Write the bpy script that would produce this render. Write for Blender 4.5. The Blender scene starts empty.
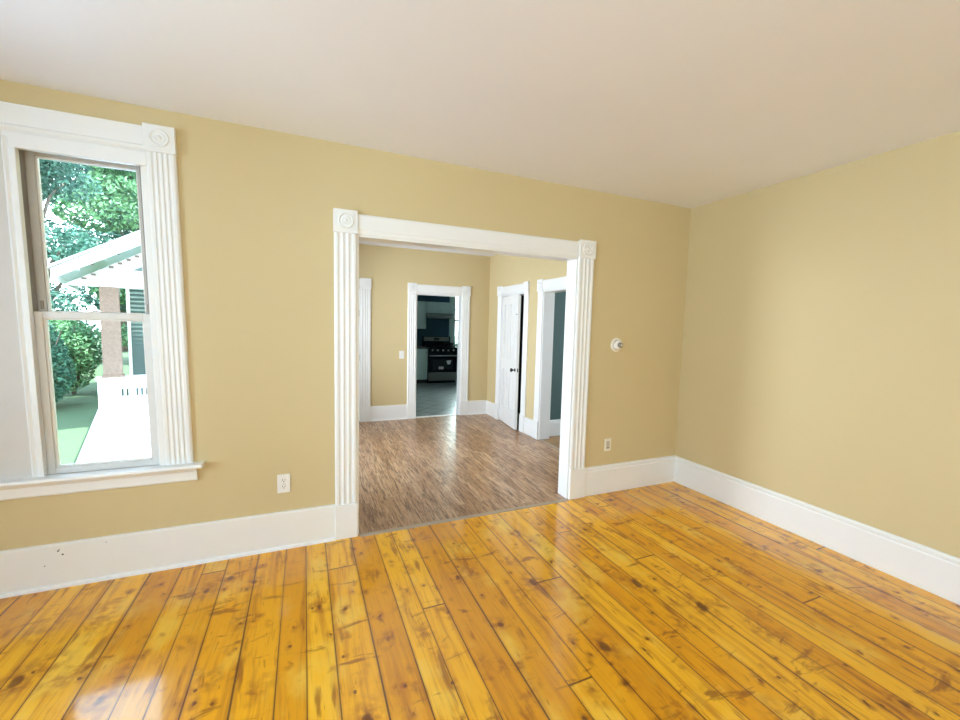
import bpy, bmesh, math, random
from mathutils import Vector, Matrix
R = math.radians
sc = bpy.context.scene
col = sc.collection

# ------------------------------------------------------------------ camera
cam_d = bpy.data.cameras.new('camera')
cam_d.sensor_fit = 'HORIZONTAL'; cam_d.sensor_width = 36.0
cam_d.lens = 410.96 / 960 * 36.0
cam_d.clip_start = 0.05; cam_d.clip_end = 300
cam = bpy.data.objects.new('camera', cam_d); col.objects.link(cam)
_r = Vector((0.91944533, -0.3924649, 0.02432258))
_u = Vector((0.01032792, 0.08593701, 0.99624704))
_w = Vector((0.3930822, 0.91574349, -0.08306773))
_m = Matrix((_r, _u, -_w)).transposed().to_4x4()
_m.translation = Vector((-3.32285847, -2.85098598, 1.46853330))
cam.matrix_world = _m
sc.camera = cam

# ------------------------------------------------------------------ world, sun, daylight
world = bpy.data.worlds.new('sky'); sc.world = world; world.use_nodes = True
wn = world.node_tree.nodes; wl = world.node_tree.links; wn.clear()
w_out = wn.new('ShaderNodeOutputWorld'); w_bg = wn.new('ShaderNodeBackground')
w_ramp = wn.new('ShaderNodeValToRGB'); w_sep = wn.new('ShaderNodeSeparateXYZ'); w_tc = wn.new('ShaderNodeTexCoord')
wl.new(w_tc.outputs['Generated'], w_sep.inputs[0]); wl.new(w_sep.outputs['Z'], w_ramp.inputs[0])
w_ramp.color_ramp.elements[0].color = (0.84, 0.93, 1.0, 1); w_ramp.color_ramp.elements[1].color = (0.52, 0.70, 1.0, 1)
w_ramp.color_ramp.elements[0].position = 0.1
wl.new(w_ramp.outputs[0], w_bg.inputs[0]); w_bg.inputs[1].default_value = 8.0
wl.new(w_bg.outputs[0], w_out.inputs[0])

def light(name, kind, loc, energy, color, direction, **kw):
    d = bpy.data.lights.new(name, kind); d.energy = energy; d.color = color
    for k, v in kw.items(): setattr(d, k, v)
    o = bpy.data.objects.new(name, d); col.objects.link(o); o.location = loc
    o.rotation_euler = Vector(direction).to_track_quat('-Z', 'Y').to_euler()
    return o
light('sun', 'SUN', (0, 0, 12), 21.0, (1.0, 0.97, 0.90), (-0.42, 0.04, -0.9), angle=R(2.0))
# added area lights standing in for daylight at unseen front and left windows
COOL_TINT = (0.50, 0.73, 1.0)
WARM_FILL = (1.0, 0.80, 0.54)   # warm tint of the added front fill lights
for wx, e in ((-4.55, 9), (-1.75, 18)):
    light('front_window_daylight', 'AREA', (wx, -5.62, 1.5), e, WARM_FILL, (0, 1, 0.25), shape='RECTANGLE', size=0.95, size_y=1.7)
for wy, e in ((-3.1, 115), (-1.75, 45)):
    light('left_window_daylight', 'AREA', (-6.42, wy, 1.5), e, COOL_TINT, (1, 0, 0.25), shape='RECTANGLE', size=0.95, size_y=1.7)
light('dining_window_daylight', 'AREA', (-4.22, 1.75, 1.45), 118, (0.84, 0.86, 1.0), (1, 0, 0.0), shape='RECTANGLE', size=1.1, size_y=1.7)
light('kitchen_window_daylight', 'AREA', (0.86, 7.95, 1.6), 70, (0.78, 0.97, 0.95), (-0.25, -1, -0.3), shape='RECTANGLE', size=0.9, size_y=1.2)
light('kitchen_side_daylight', 'AREA', (1.62, 4.75, 1.6), 55, (0.78, 0.97, 0.95), (-1, 0.12, -0.1), shape='RECTANGLE', size=0.9, size_y=1.2)  # added fill through an unseen side opening, brightens floor and cabinet fronts
light('hall_daylight', 'AREA', (1.9, 0.95, 1.5), 7, COOL_TINT, (-1, 0, 0), shape='RECTANGLE', size=0.7, size_y=1.4)

sc.view_settings.view_transform = 'Standard'; sc.view_settings.look = 'None'
sc.view_settings.gamma = 1.0; sc.view_settings.use_curve_mapping = False
sc.view_settings.exposure = 0.0
sc.cycles.use_denoising = True
sc.cycles.max_bounces = 10; sc.cycles.diffuse_bounces = 6; sc.cycles.transparent_max_bounces = 16
sc.cycles.caustics_reflective = False; sc.cycles.caustics_refractive = False
sc.cycles.sample_clamp_indirect = 8.0

# ------------------------------------------------------------------ materials
class NT:
    def __init__(self, name):
        self.m = bpy.data.materials.new(name); self.m.use_nodes = True
        self.t = self.m.node_tree; self.t.nodes.clear()
        self.out = self.n('ShaderNodeOutputMaterial'); self.b = self.n('ShaderNodeBsdfPrincipled')
        self.l(self.b.outputs[0], self.out.inputs[0])
    def n(self, t, **kw):
        nd = self.t.nodes.new(t)
        for k, v in kw.items(): setattr(nd, k, v)
        return nd
    def l(self, a, b): self.t.links.new(a, b)
    def s(self, sock, v):
        if hasattr(v, 'is_output') or isinstance(v, bpy.types.NodeSocket): self.l(v, sock)
        else: sock.default_value = v
    def math(self, op, a, b=0.0, c=0.0):
        nd = self.n('ShaderNodeMath', operation=op)
        self.s(nd.inputs[0], a); self.s(nd.inputs[1], b); self.s(nd.inputs[2], c)
        return nd.outputs[0]
    def pos(self):
        tc = self.n('ShaderNodeNewGeometry'); sp = self.n('ShaderNodeSeparateXYZ')
        self.l(tc.outputs['Position'], sp.inputs[0]); return sp.outputs
    def vec(self, x, y, z):
        c = self.n('ShaderNodeCombineXYZ'); self.s(c.inputs[0], x); self.s(c.inputs[1], y); self.s(c.inputs[2], z); return c.outputs[0]
    def noise(self, v, scale, detail=3.0, rough=0.5, dist=0.0):
        nd = self.n('ShaderNodeTexNoise'); self.s(nd.inputs['Vector'], v)
        nd.inputs['Scale'].default_value = scale; nd.inputs['Detail'].default_value = detail
        nd.inputs['Roughness'].default_value = rough; nd.inputs['Distortion'].default_value = dist
        return nd.outputs[0]
    def white(self, v):
        nd = self.n('ShaderNodeTexWhiteNoise', noise_dimensions='3D'); self.s(nd.inputs['Vector'], v); return nd.outputs
    def ramp(self, f, stops, interp='LINEAR'):
        nd = self.n('ShaderNodeValToRGB'); self.s(nd.inputs[0], f); e = nd.color_ramp.elements
        nd.color_ramp.interpolation = interp
        while len(e) < len(stops): e.new(0.5)
        for k, (p, c) in enumerate(stops):
            e[k].position = p; e[k].color = (c[0], c[1], c[2], 1) if not isinstance(c, float) else (c, c, c, 1)
        return nd.outputs[0]
    def mix(self, f, a, b, mode='MIX'):
        nd = self.n('ShaderNodeMix', data_type='RGBA', blend_type=mode)
        self.s(nd.inputs[0], f)
        for sk, v in ((nd.inputs[6], a), (nd.inputs[7], b)):
            if isinstance(v, tuple): sk.default_value = (v[0], v[1], v[2], 1)
            else: self.l(v, sk)
        return nd.outputs[2]
    def smooth(self, v, a, b):
        nd = self.n('ShaderNodeMapRange', interpolation_type='SMOOTHSTEP')
        self.s(nd.inputs[0], v); nd.inputs[1].default_value = a; nd.inputs[2].default_value = b
        return nd.outputs[0]
    def bump(self, h, strength=0.2, dist=0.01):
        nd = self.n('ShaderNodeBump'); nd.inputs['Strength'].default_value = strength; nd.inputs['Distance'].default_value = dist
        self.l(h, nd.inputs['Height']); self.l(nd.outputs[0], self.b.inputs['Normal'])
    def base(self, v):
        if isinstance(v, tuple): self.b.inputs['Base Color'].default_value = (v[0], v[1], v[2], 1)
        else: self.l(v, self.b.inputs['Base Color'])
    def rough(self, v): self.s(self.b.inputs['Roughness'], v)

def plain(name, c, rough=0.5, metal=0.0, spec=0.5, var=0.06, scale=9.0):
    t = NT(name); p = t.n('ShaderNodeNewGeometry').outputs['Position']
    nz = t.noise(p, scale, 3.0)
    t.base(t.mix(nz, tuple(x * (1 - var) for x in c), tuple(min(1, x * (1 + var)) for x in c)))
    t.rough(rough); t.b.inputs['Metallic'].default_value = metal
    t.b.inputs['Specular IOR Level'].default_value = spec
    return t.m

def wall_paint(name, c, rough=0.62):
    t = NT(name); p = t.n('ShaderNodeNewGeometry').outputs['Position']
    big = t.noise(p, 1.3, 3.0); fine = t.noise(p, 160.0, 2.0)
    t.base(t.mix(big, tuple(x * 0.965 for x in c), tuple(x * 1.03 for x in c)))
    t.rough(rough); t.bump(t.math('ADD', fine, t.math('MULTIPLY', big, 3.0)), 0.12, 0.004)
    t.b.inputs['Specular IOR Level'].default_value = 0.35
    return t.m

M = {}
M['tan'] = wall_paint('tan_wall_paint', (0.61, 0.50, 0.282))
M['ceiling'] = wall_paint('ceiling_paint', (0.85, 0.88, 0.97), 0.8)
M['teal'] = wall_paint('teal_wall_paint', (0.060, 0.115, 0.115))
M['navy'] = wall_paint('navy_wall_paint', (0.03, 0.085, 0.12))
M['dark_wall'] = wall_paint('closet_wall_paint', (0.03, 0.03, 0.03))  # near-black walls paint in the shade of the unlit closet

def trim_paint():
    t = NT('white_trim_paint'); p = t.n('ShaderNodeNewGeometry').outputs['Position']
    nz = t.noise(p, 5.0, 4.0)
    t.base(t.mix(nz, (0.79, 0.80, 0.795), (0.84, 0.85, 0.85)))
    t.rough(0.32); t.bump(t.noise(p, 40.0, 3.0), 0.06, 0.003)
    return t.m
M['trim'] = trim_paint()

def chipped_trim():
    t = NT('chipped_white_paint'); g = t.n('ShaderNodeNewGeometry').outputs['Position']
    nz = t.noise(g, 5.0, 4.0)
    cc = t.mix(nz, (0.79, 0.80, 0.775), (0.84, 0.845, 0.83))
    o = None
    for (x, z, r) in ((-4.553, 0.204, 0.004), (-4.549, 0.211, 0.003), (-4.535, 0.182, 0.004), (-4.611, 0.130, 0.003), (-4.35, 0.216, 0.002)):
        d = t.n('ShaderNodeVectorMath', operation='DISTANCE'); t.l(g, d.inputs[0]); d.inputs[1].default_value = (x, -0.02, z)
        s = t.smooth(t.math('ADD', d.outputs['Value'], t.math('MULTIPLY', t.noise(g, 180.0, 1.0), 0.006)), r + 0.005, r + 0.002)
        o = s if o is None else t.math('MAXIMUM', o, s)
    t.base(t.mix(o, cc, (0.05, 0.045, 0.035))); t.rough(0.35)
    return t.m
M['chipped'] = chipped_trim()
M['mullion'] = plain('cream_mullion_paint', (0.60, 0.575, 0.545), 0.5, var=0.03)
M['sash'] = plain('grey_white_sash_paint', (0.56, 0.54, 0.50), 0.45, var=0.06)
M['lower_sash'] = plain('pale_grey_sash_paint', (0.70, 0.69, 0.665), 0.42, var=0.04)
M['track'] = plain('grey_brown_sash_track', (0.30, 0.27, 0.24), 0.7)
M['white_plastic'] = plain('white_plastic', (0.82, 0.81, 0.78), 0.35, var=0.01)
M['ivory'] = plain('ivory_plastic', (0.80, 0.76, 0.66), 0.4, var=0.02)
M['grey_plastic'] = plain('grey_plastic', (0.32, 0.29, 0.24), 0.45, var=0.03)
M['insert_plastic'] = plain('beige_grey_plastic', (0.50, 0.46, 0.37), 0.45, var=0.03)
M['slot'] = plain('dark_slot', (0.03, 0.03, 0.03), 0.6)
M['black_iron'] = plain('black_iron', (0.012, 0.012, 0.013), 0.35, spec=0.5)
M['black_enamel'] = plain('black_enamel', (0.008, 0.008, 0.009), 0.22, spec=0.35)
M['steel'] = plain('brushed_steel', (0.50, 0.48, 0.45), 0.35, metal=0.9, var=0.08)
M['steel_dark'] = plain('dull_steel', (0.22, 0.22, 0.20), 0.5, metal=0.6, var=0.08)
M['cabinet'] = plain('grey_cabinet_paint', (0.48, 0.60, 0.56), 0.45, var=0.04)
M['counter'] = plain('dark_countertop', (0.07, 0.07, 0.07), 0.35, var=0.3, scale=60)
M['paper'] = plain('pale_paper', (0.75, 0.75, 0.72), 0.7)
M['brass'] = plain('worn_brass', (0.35, 0.24, 0.10), 0.4, metal=0.9)
M['threshold'] = plain('grey_metal_strip', (0.40, 0.31, 0.22), 0.4, metal=0.0, var=0.1)

def pine_floor():
    t = NT('varnished_pine_boards'); x, y, z = t.pos()
    BW = 0.1385
    xw = t.math('ADD', x, t.math('MULTIPLY', t.math('SINE', t.math('MULTIPLY', x, 11.3)), 0.022))
    xb = t.math('DIVIDE', xw, BW); bi = t.math('FLOOR', xb); fr = t.math('SUBTRACT', xb, bi)
    h1 = t.white(t.vec(bi, 3.1, 0.0))['Value']
    ys = t.math('ADD', t.math('DIVIDE', y, 4.9), t.math('MULTIPLY', h1, 7.0))
    yi = t.math('FLOOR', ys); fy = t.math('SUBTRACT', ys, yi)
    hb = t.white(t.vec(bi, yi, 1.7)); h2 = hb['Value']
    # grain running along the boards
    wob = t.noise(t.vec(t.math('ADD', x, t.math('MULTIPLY', h2, 9.0)), t.math('MULTIPLY', y, 0.55), h2), 2.2, 3.0)
    gx = t.math('ADD', x, t.math('MULTIPLY', wob, 0.10))
    gv = t.vec(t.math('ADD', gx, t.math('MULTIPLY', h2, 13.0)), t.math('MULTIPLY', y, 0.045), t.math('MULTIPLY', h2, 5.0))
    g1 = t.noise(gv, 26.0, 4.0, 0.6); g2 = t.noise(gv, 95.0, 3.0, 0.6)
    blot = t.noise(t.vec(x, t.math('MULTIPLY', y, 0.6), t.math('MULTIPLY', h2, 20.0)), 3.2, 4.0, 0.6)
    c = t.ramp(h2, [(0.0, (0.70, 0.29, 0.004)), (0.35, (0.87, 0.41, 0.007)), (0.7, (0.93, 0.49, 0.018)), (1.0, (0.80, 0.345, 0.004))])
    c = t.mix(t.math('MULTIPLY', t.smooth(g1, 0.47, 0.74), 0.9), c, (0.52, 0.185, 0.007))
    c = t.mix(t.math('MULTIPLY', t.smooth(g2, 0.55, 0.75), 0.45), c, (0.40, 0.14, 0.010))
    c = t.mix(t.math('MULTIPLY', t.smooth(blot, 0.50, 0.28), 0.6), c, (0.95, 0.64, 0.085))
    # long red-brown streaks
    st = t.noise(t.vec(t.math('ADD', gx, t.math('MULTIPLY', bi, 3.7)), t.math('MULTIPLY', y, 0.16), 4.0), 17.0, 3.0, 0.55)
    c = t.mix(t.math('MULTIPLY', t.smooth(st, 0.60, 0.72), 0.75), c, (0.27, 0.070, 0.005))
    dd = t.noise(t.vec(t.math('ADD', gx, t.math('MULTIPLY', bi, 1.9)), t.math('MULTIPLY', y, 0.11), 11.0), 62.0, 3.0, 0.6)
    c = t.mix(t.math('MULTIPLY', t.smooth(dd, 0.63, 0.72), 0.65), c, (0.20, 0.055, 0.005))
    # knots and the dark rays round them
    def knots(scale, seed, r0, r1, keep):
        nx = t.noise(t.vec(x, y, seed), 14.0, 2.0)
        kv = t.vec(t.math('ADD', t.math('MULTIPLY', x, 1.45), t.math('MULTIPLY', nx, 0.05)), t.math('ADD', y, t.math('MULTIPLY', nx, 0.04)), seed)
        v = t.n('ShaderNodeTexVoronoi', feature='F1'); v.inputs['Scale'].default_value = scale; t.l(kv, v.inputs['Vector'])
        on = t.math('GREATER_THAN', t.white(v.outputs['Position'])['Value'], keep)
        d = v.outputs['Distance']
        return t.math('MULTIPLY', t.smooth(d, r1, r0), on), t.math('MULTIPLY', t.smooth(d, r1 * 3.4, r1 * 0.6), on)
    for (s, seed, r0, r1, keep) in ((2.9, 1.0, 0.07, 0.125, 0.35), (4.6, 21.0, 0.05, 0.13, 0.45), (7.0, 8.0, 0.05, 0.12, 0.55), (12.0, 15.0, 0.08, 0.16, 0.66)):
        core, halo = knots(s, seed, r0, r1, keep)
        nzh = t.smooth(t.noise(t.vec(x, y, seed), 24.0, 3.0), 0.35, 0.65)
        c = t.mix(t.math('MULTIPLY', t.math('MULTIPLY', halo, nzh), 0.75), c, (0.33, 0.095, 0.006))
        c = t.mix(t.math('MULTIPLY', core, 0.85), c, (0.115, 0.032, 0.005))
    # cross-grain scorch marks
    sv = t.noise(t.vec(t.math('MULTIPLY', x, 0.9), t.math('MULTIPLY', y, 2.6), 9.0), 4.6, 4.0, 0.62, 0.6)
    c = t.mix(t.math('MULTIPLY', t.smooth(sv, 0.60, 0.70), 0.75), c, (0.24, 0.065, 0.006))
    # gaps
    e = t.math('MINIMUM', fr, t.math('SUBTRACT', 1.0, fr))
    wv = t.math('ADD', -0.004, t.math('MULTIPLY', t.noise(t.vec(t.math('MULTIPLY', bi, 3.3), t.math('MULTIPLY', y, 0.7), 0.0), 1.6, 3.0), 0.044))
    gap = t.math('LESS_THAN', e, wv)
    edge = t.smooth(e, 0.10, 0.01)
    ey = t.math('MINIMUM', fy, t.math('SUBTRACT', 1.0, fy)); gapy = t.math('LESS_THAN', ey, 0.0009)
    gap = t.math('MAXIMUM', gap, gapy)
    c = t.mix(t.math('MULTIPLY', edge, 0.28), c, (0.30, 0.10, 0.008))
    c = t.mix(t.math('MULTIPLY', gap, 0.88), c, (0.085, 0.026, 0.004))
    t.base(c)
    t.rough(t.math('ADD', 0.10, t.math('MULTIPLY', t.noise(t.vec(x, y, 2.0), 2.4, 4.0), 0.14)))
    t.b.inputs['Specular IOR Level'].default_value = 0.42
    t.b.inputs['Coat Weight'].default_value = 0.35; t.b.inputs['Coat Roughness'].default_value = 0.06
    hgt = t.math('ADD', t.math('MULTIPLY', gap, -1.0), t.math('ADD', t.math('MULTIPLY', g1, 0.12), t.math('MULTIPLY', t.math('POWER', t.math('SUBTRACT', fr, 0.5), 2.0), -1.2)))
    t.bump(hgt, 0.22, 0.006)
    return t.m
M['pine'] = pine_floor()

def laminate():
    t = NT('brown_laminate_planks'); x, y, z = t.pos()
    xb = t.math('DIVIDE', x, 0.066); bi = t.math('FLOOR', xb); fr = t.math('SUBTRACT', xb, bi)
    h1 = t.white(t.vec(bi, 1.0, 0.0))['Value']
    ys = t.math('ADD', t.math('DIVIDE', y, 0.62), t.math('MULTIPLY', h1, 5.0)); yi = t.math('FLOOR', ys); fy = t.math('SUBTRACT', ys, yi)
    h2 = t.white(t.vec(bi, yi, 2.0))['Value']
    gv = t.vec(t.math('ADD', x, t.math('MULTIPLY', h2, 7.0)), t.math('MULTIPLY', y, 0.075), h2)
    g = t.noise(gv, 64.0, 5.0, 0.7, 0.2); g2 = t.noise(gv, 120.0, 3.0, 0.6)
    c = t.ramp(h2, [(0.0, (0.33, 0.175, 0.085)), (0.4, (0.43, 0.245, 0.125)), (0.75, (0.50, 0.30, 0.165)), (1.0, (0.55, 0.36, 0.21))])
    c = t.mix(t.smooth(g, 0.44, 0.62), c, (0.14, 0.062, 0.026))
    c = t.mix(t.math('MULTIPLY', t.smooth(g2, 0.53, 0.68), 0.6), c, (0.62, 0.45, 0.30))
    e = t.math('MINIMUM', fr, t.math('SUBTRACT', 1.0, fr)); ey = t.math('MINIMUM', fy, t.math('SUBTRACT', 1.0, fy))
    gap = t.math('MAXIMUM', t.math('LESS_THAN', e, 0.018), t.math('LESS_THAN', ey, 0.003))
    c = t.mix(t.math('MULTIPLY', gap, 0.5), c, (0.07, 0.04, 0.025))
    t.base(c); t.rough(t.math('ADD', 0.24, t.math('MULTIPLY', g, 0.12))); t.bump(t.math('ADD', g, t.math('MULTIPLY', gap, -1.0)), 0.08, 0.003)
    return t.m
M['laminate'] = laminate()

def hall_wood():
    t = NT('hall_wood_boards'); x, y, z = t.pos()
    xb = t.math('DIVIDE', y, 0.08); bi = t.math('FLOOR', xb); fr = t.math('SUBTRACT', xb, bi)
    h = t.white(t.vec(bi, 1.0, 0.0))['Value']
    g = t.noise(t.vec(t.math('MULTIPLY', x, 0.1), y, h), 40.0, 3.0)
    c = t.mix(h, (0.27, 0.14, 0.045), (0.36, 0.19, 0.065)); c = t.mix(t.smooth(g, 0.5, 0.7), c, (0.20, 0.09, 0.03))
    c = t.mix(t.math('LESS_THAN', fr, 0.04), c, (0.08, 0.04, 0.02))
    t.base(c); t.rough(0.35); return t.m
M['hall_wood'] = hall_wood()

def tile():
    t = NT('grey_diagonal_tile'); x, y, z = t.pos()
    a = t.math('MULTIPLY', t.math('ADD', x, y), 0.7071 / 0.32); b = t.math('MULTIPLY', t.math('SUBTRACT', x, y), 0.7071 / 0.32)
    ai, bi = t.math('FLOOR', a), t.math('FLOOR', b); fa, fb = t.math('SUBTRACT', a, ai), t.math('SUBTRACT', b, bi)
    h = t.white(t.vec(ai, bi, 0.0))['Value']
    nz = t.noise(t.vec(x, y, h), 7.0, 4.0)
    c = t.mix(nz, (0.26, 0.275, 0.255), (0.38, 0.39, 0.36)); c = t.mix(t.math('MULTIPLY', h, 0.35), c, (0.32, 0.33, 0.31))
    gr = t.math('MAXIMUM', t.math('LESS_THAN', fa, 0.06), t.math('LESS_THAN', fb, 0.06))
    c = t.mix(gr, c, (0.045, 0.05, 0.05)); t.base(c); t.rough(t.math('ADD', 0.26, t.math('MULTIPLY', gr, 0.4)))
    t.bump(t.math('MULTIPLY', gr, -1.0), 0.3, 0.004)
    return t.m
M['tile'] = tile()

def glass():
    t = NT('window_glass'); t.t.nodes.remove(t.b)
    tr = t.n('ShaderNodeBsdfTransparent'); tr.inputs[0].default_value = (0.95, 0.99, 0.98, 1)
    gl = t.n('ShaderNodeBsdfGlossy'); gl.inputs['Roughness'].default_value = 0.02
    fr = t.n('ShaderNodeFresnel'); fr.inputs[0].default_value = 1.35
    mx = t.n('ShaderNodeMixShader'); t.l(fr.outputs[0], mx.inputs[0]); t.l(tr.outputs[0], mx.inputs[1]); t.l(gl.outputs[0], mx.inputs[2])
    t.l(mx.outputs[0], t.out.inputs[0]); return t.m
M['glass'] = glass()

def leaf(name, c1, c2):
    t = NT(name); p = t.n('ShaderNodeNewGeometry'); oi = p.outputs['Random Per Island']
    c = t.ramp(oi, [(0.0, c1), (0.6, c2), (1.0, tuple(min(1, a * 1.9 + 0.04) for a in c2))])
    t.base(c); t.rough(0.45)
    tl = t.n('ShaderNodeBsdfTranslucent'); t.l(c, tl.inputs[0])
    mx = t.n('ShaderNodeMixShader'); mx.inputs[0].default_value = 0.38
    t.l(t.b.outputs[0], mx.inputs[1]); t.l(tl.outputs[0], mx.inputs[2]); t.l(mx.outputs[0], t.out.inputs[0])
    return t.m
M['leaf_teal'] = leaf('blue_green_leaves', (0.0172, 0.0716, 0.0553), (0.0572, 0.1669, 0.1241))
M['leaf_green'] = leaf('bright_green_leaves', (0.0418, 0.1311, 0.0655), (0.1430, 0.3100, 0.1430))
M['leaf_shrub'] = leaf('shrub_leaves', (0.0238, 0.1013, 0.0691), (0.0776, 0.2267, 0.1491))
M['bark'] = plain('grey_bark', (0.13, 0.105, 0.085), 0.9, var=0.4, scale=14)
def lawn_mat():
    t = NT('lawn_grass'); p = t.n('ShaderNodeNewGeometry').outputs['Position']
    n1 = t.noise(p, 1.2, 4.0); n2 = t.noise(p, 45.0, 3.0)
    c = t.mix(n1, (0.048, 0.095, 0.045), (0.075, 0.135, 0.062)); c = t.mix(t.math('MULTIPLY', n2, 0.4), c, (0.022, 0.055, 0.022))
    t.base(c); t.rough(0.9); t.bump(n2, 0.5, 0.03); return t.m
M['lawn'] = lawn_mat()
M['porch_white'] = plain('white_porch_paint', (0.80, 0.80, 0.78), 0.55, var=0.03)
M['deck_paint'] = plain('pale_blue_grey_deck_paint', (0.54, 0.68, 0.86), 0.55, var=0.03)
M['raw_wood'] = plain('weathered_wood', (0.19, 0.125, 0.09), 0.75, var=0.45, scale=22)
M['roof'] = plain('pale_grey_shingles', (0.50, 0.52, 0.52), 0.8, var=0.15, scale=30)
M['siding'] = plain('grey_blue_siding', (0.10, 0.155, 0.15), 0.6, var=0.04)

# ------------------------------------------------------------------ mesh builders
class MB:
    def __init__(self): self.v = []; self.f = []; self.sm = []
    def face(self, idx, smooth=False): self.f.append(tuple(idx)); self.sm.append(smooth)
    def box(self, x0, x1, y0, y1, z0, z1):
        b = len(self.v)
        for z in (z0, z1):
            for x, y in ((x0, y0), (x1, y0), (x1, y1), (x0, y1)): self.v.append((x, y, z))
        for q in ((3, 2, 1, 0), (4, 5, 6, 7), (0, 1, 5, 4), (1, 2, 6, 5), (2, 3, 7, 6), (3, 0, 4, 7)): self.face([b + i for i in q])
        return self
    def prism(self, poly, o, U, V, W, smooth=False):
        """polygon (u, v) swept along the vector W"""
        o, U, V, W = Vector(o), Vector(U), Vector(V), Vector(W); b = len(self.v); n = len(poly)
        for k in (0, 1):
            for a, c in poly: self.v.append(tuple(o + U * a + V * c + W * k))
        flip = U.cross(V).dot(W) < 0
        def add(q, s=False): self.face(list(reversed(q)) if flip else q, s)
        add(list(range(b + n - 1, b - 1, -1))); add(list(range(b + n, b + 2 * n)))
        for i in range(n):
            j = (i + 1) % n; add([b + i, b + j, b + n + j, b + n + i], smooth)
        return self
    def lathe(self, prof, o, axis, seg=28, smooth=True):
        """profile of (radius, height along axis)"""
        o = Vector(o); A = Vector(axis).normalized()
        U = A.orthogonal().normalized(); W = A.cross(U); b = len(self.v); n = len(prof)
        for k in range(seg):
            a = 2 * math.pi * k / seg; d = U * math.cos(a) + W * math.sin(a)
            for r, h in prof: self.v.append(tuple(o + d * r + A * h))
        for k in range(seg):
            k2 = (k + 1) % seg
            for i in range(n - 1): self.face([b + k * n + i, b + k2 * n + i, b + k2 * n + i + 1, b + k * n + i + 1], smooth)
        if prof[0][0] > 1e-6: self.face([b + k * n for k in range(seg - 1, -1, -1)])
        if prof[-1][0] > 1e-6: self.face([b + k * n + n - 1 for k in range(seg)])
        return self
    def tube(self, pts, r, seg=10):
        pts = [Vector(p) for p in pts]; b = len(self.v); prev = None
        rs = r if isinstance(r, (list, tuple)) else [r] * len(pts)
        for i, p in enumerate(pts):
            d = (pts[min(i + 1, len(pts) - 1)] - pts[max(i - 1, 0)]).normalized()
            U = d.orthogonal().normalized() if prev is None else (prev - d * prev.dot(d)).normalized()
            prev = U; W = d.cross(U)
            for k in range(seg):
                a = 2 * math.pi * k / seg; self.v.append(tuple(p + (U * math.cos(a) + W * math.sin(a)) * rs[i]))
        for i in range(len(pts) - 1):
            for k in range(seg):
                k2 = (k + 1) % seg
                self.face([b + i * seg + k, b + i * seg + k2, b + (i + 1) * seg + k2, b + (i + 1) * seg + k], True)
        self.face([b + k for k in range(seg - 1, -1, -1)]); e = b + (len(pts) - 1) * seg
        self.face([e + k for k in range(seg)])
        return self
    def lean(self):
        # the old window leans about one degree in its wall
        self.v = [(x - 0.018 * (z - 1.45) + 0.010, y, z) if (-5.75 < x < -3.8 and 0.4 < z < 2.56 and -0.2 < y < 0.3) else (x, y, z) for x, y, z in self.v]
        return self
    def build(self, name, mat, parent=None, bevel=0.0, local=False):
        if not local: self.lean()
        me = bpy.data.meshes.new(name)
        off = Vector((0, 0, 0))
        if parent is not None and not local:
            q = parent
            while q is not None: off += Vector(q.location); q = q.parent
        vs = [tuple(Vector(p) - off) for p in self.v]
        me.from_pydata(vs, [], self.f); me.update()
        me.polygons.foreach_set('use_smooth', self.sm)
        me.materials.append(M[mat] if isinstance(mat, str) else mat)
        o = bpy.data.objects.new(name, me); col.objects.link(o)
        if parent is not None: o.parent = parent
        if bevel:
            md = o.modifiers.new('soft_edges', 'BEVEL'); md.width = bevel; md.segments = 2
            md.limit_method = 'ANGLE'; md.angle_limit = R(40)
        return o

def empty(name, loc, rz=0.0, parent=None):
    o = bpy.data.objects.new(name, None); col.objects.link(o); o.empty_display_size = 0.1
    o.location = loc; o.rotation_euler = (0, 0, rz)
    if parent is not None: o.parent = parent
    return o
def tag(o, label, cat, group=None):
    o['label'] = label; o['category'] = cat
    if group: o['group'] = group
    return o
def struct(o, label=None):
    o['kind'] = 'structure'
    if label: o['label'] = label
    return o

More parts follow.
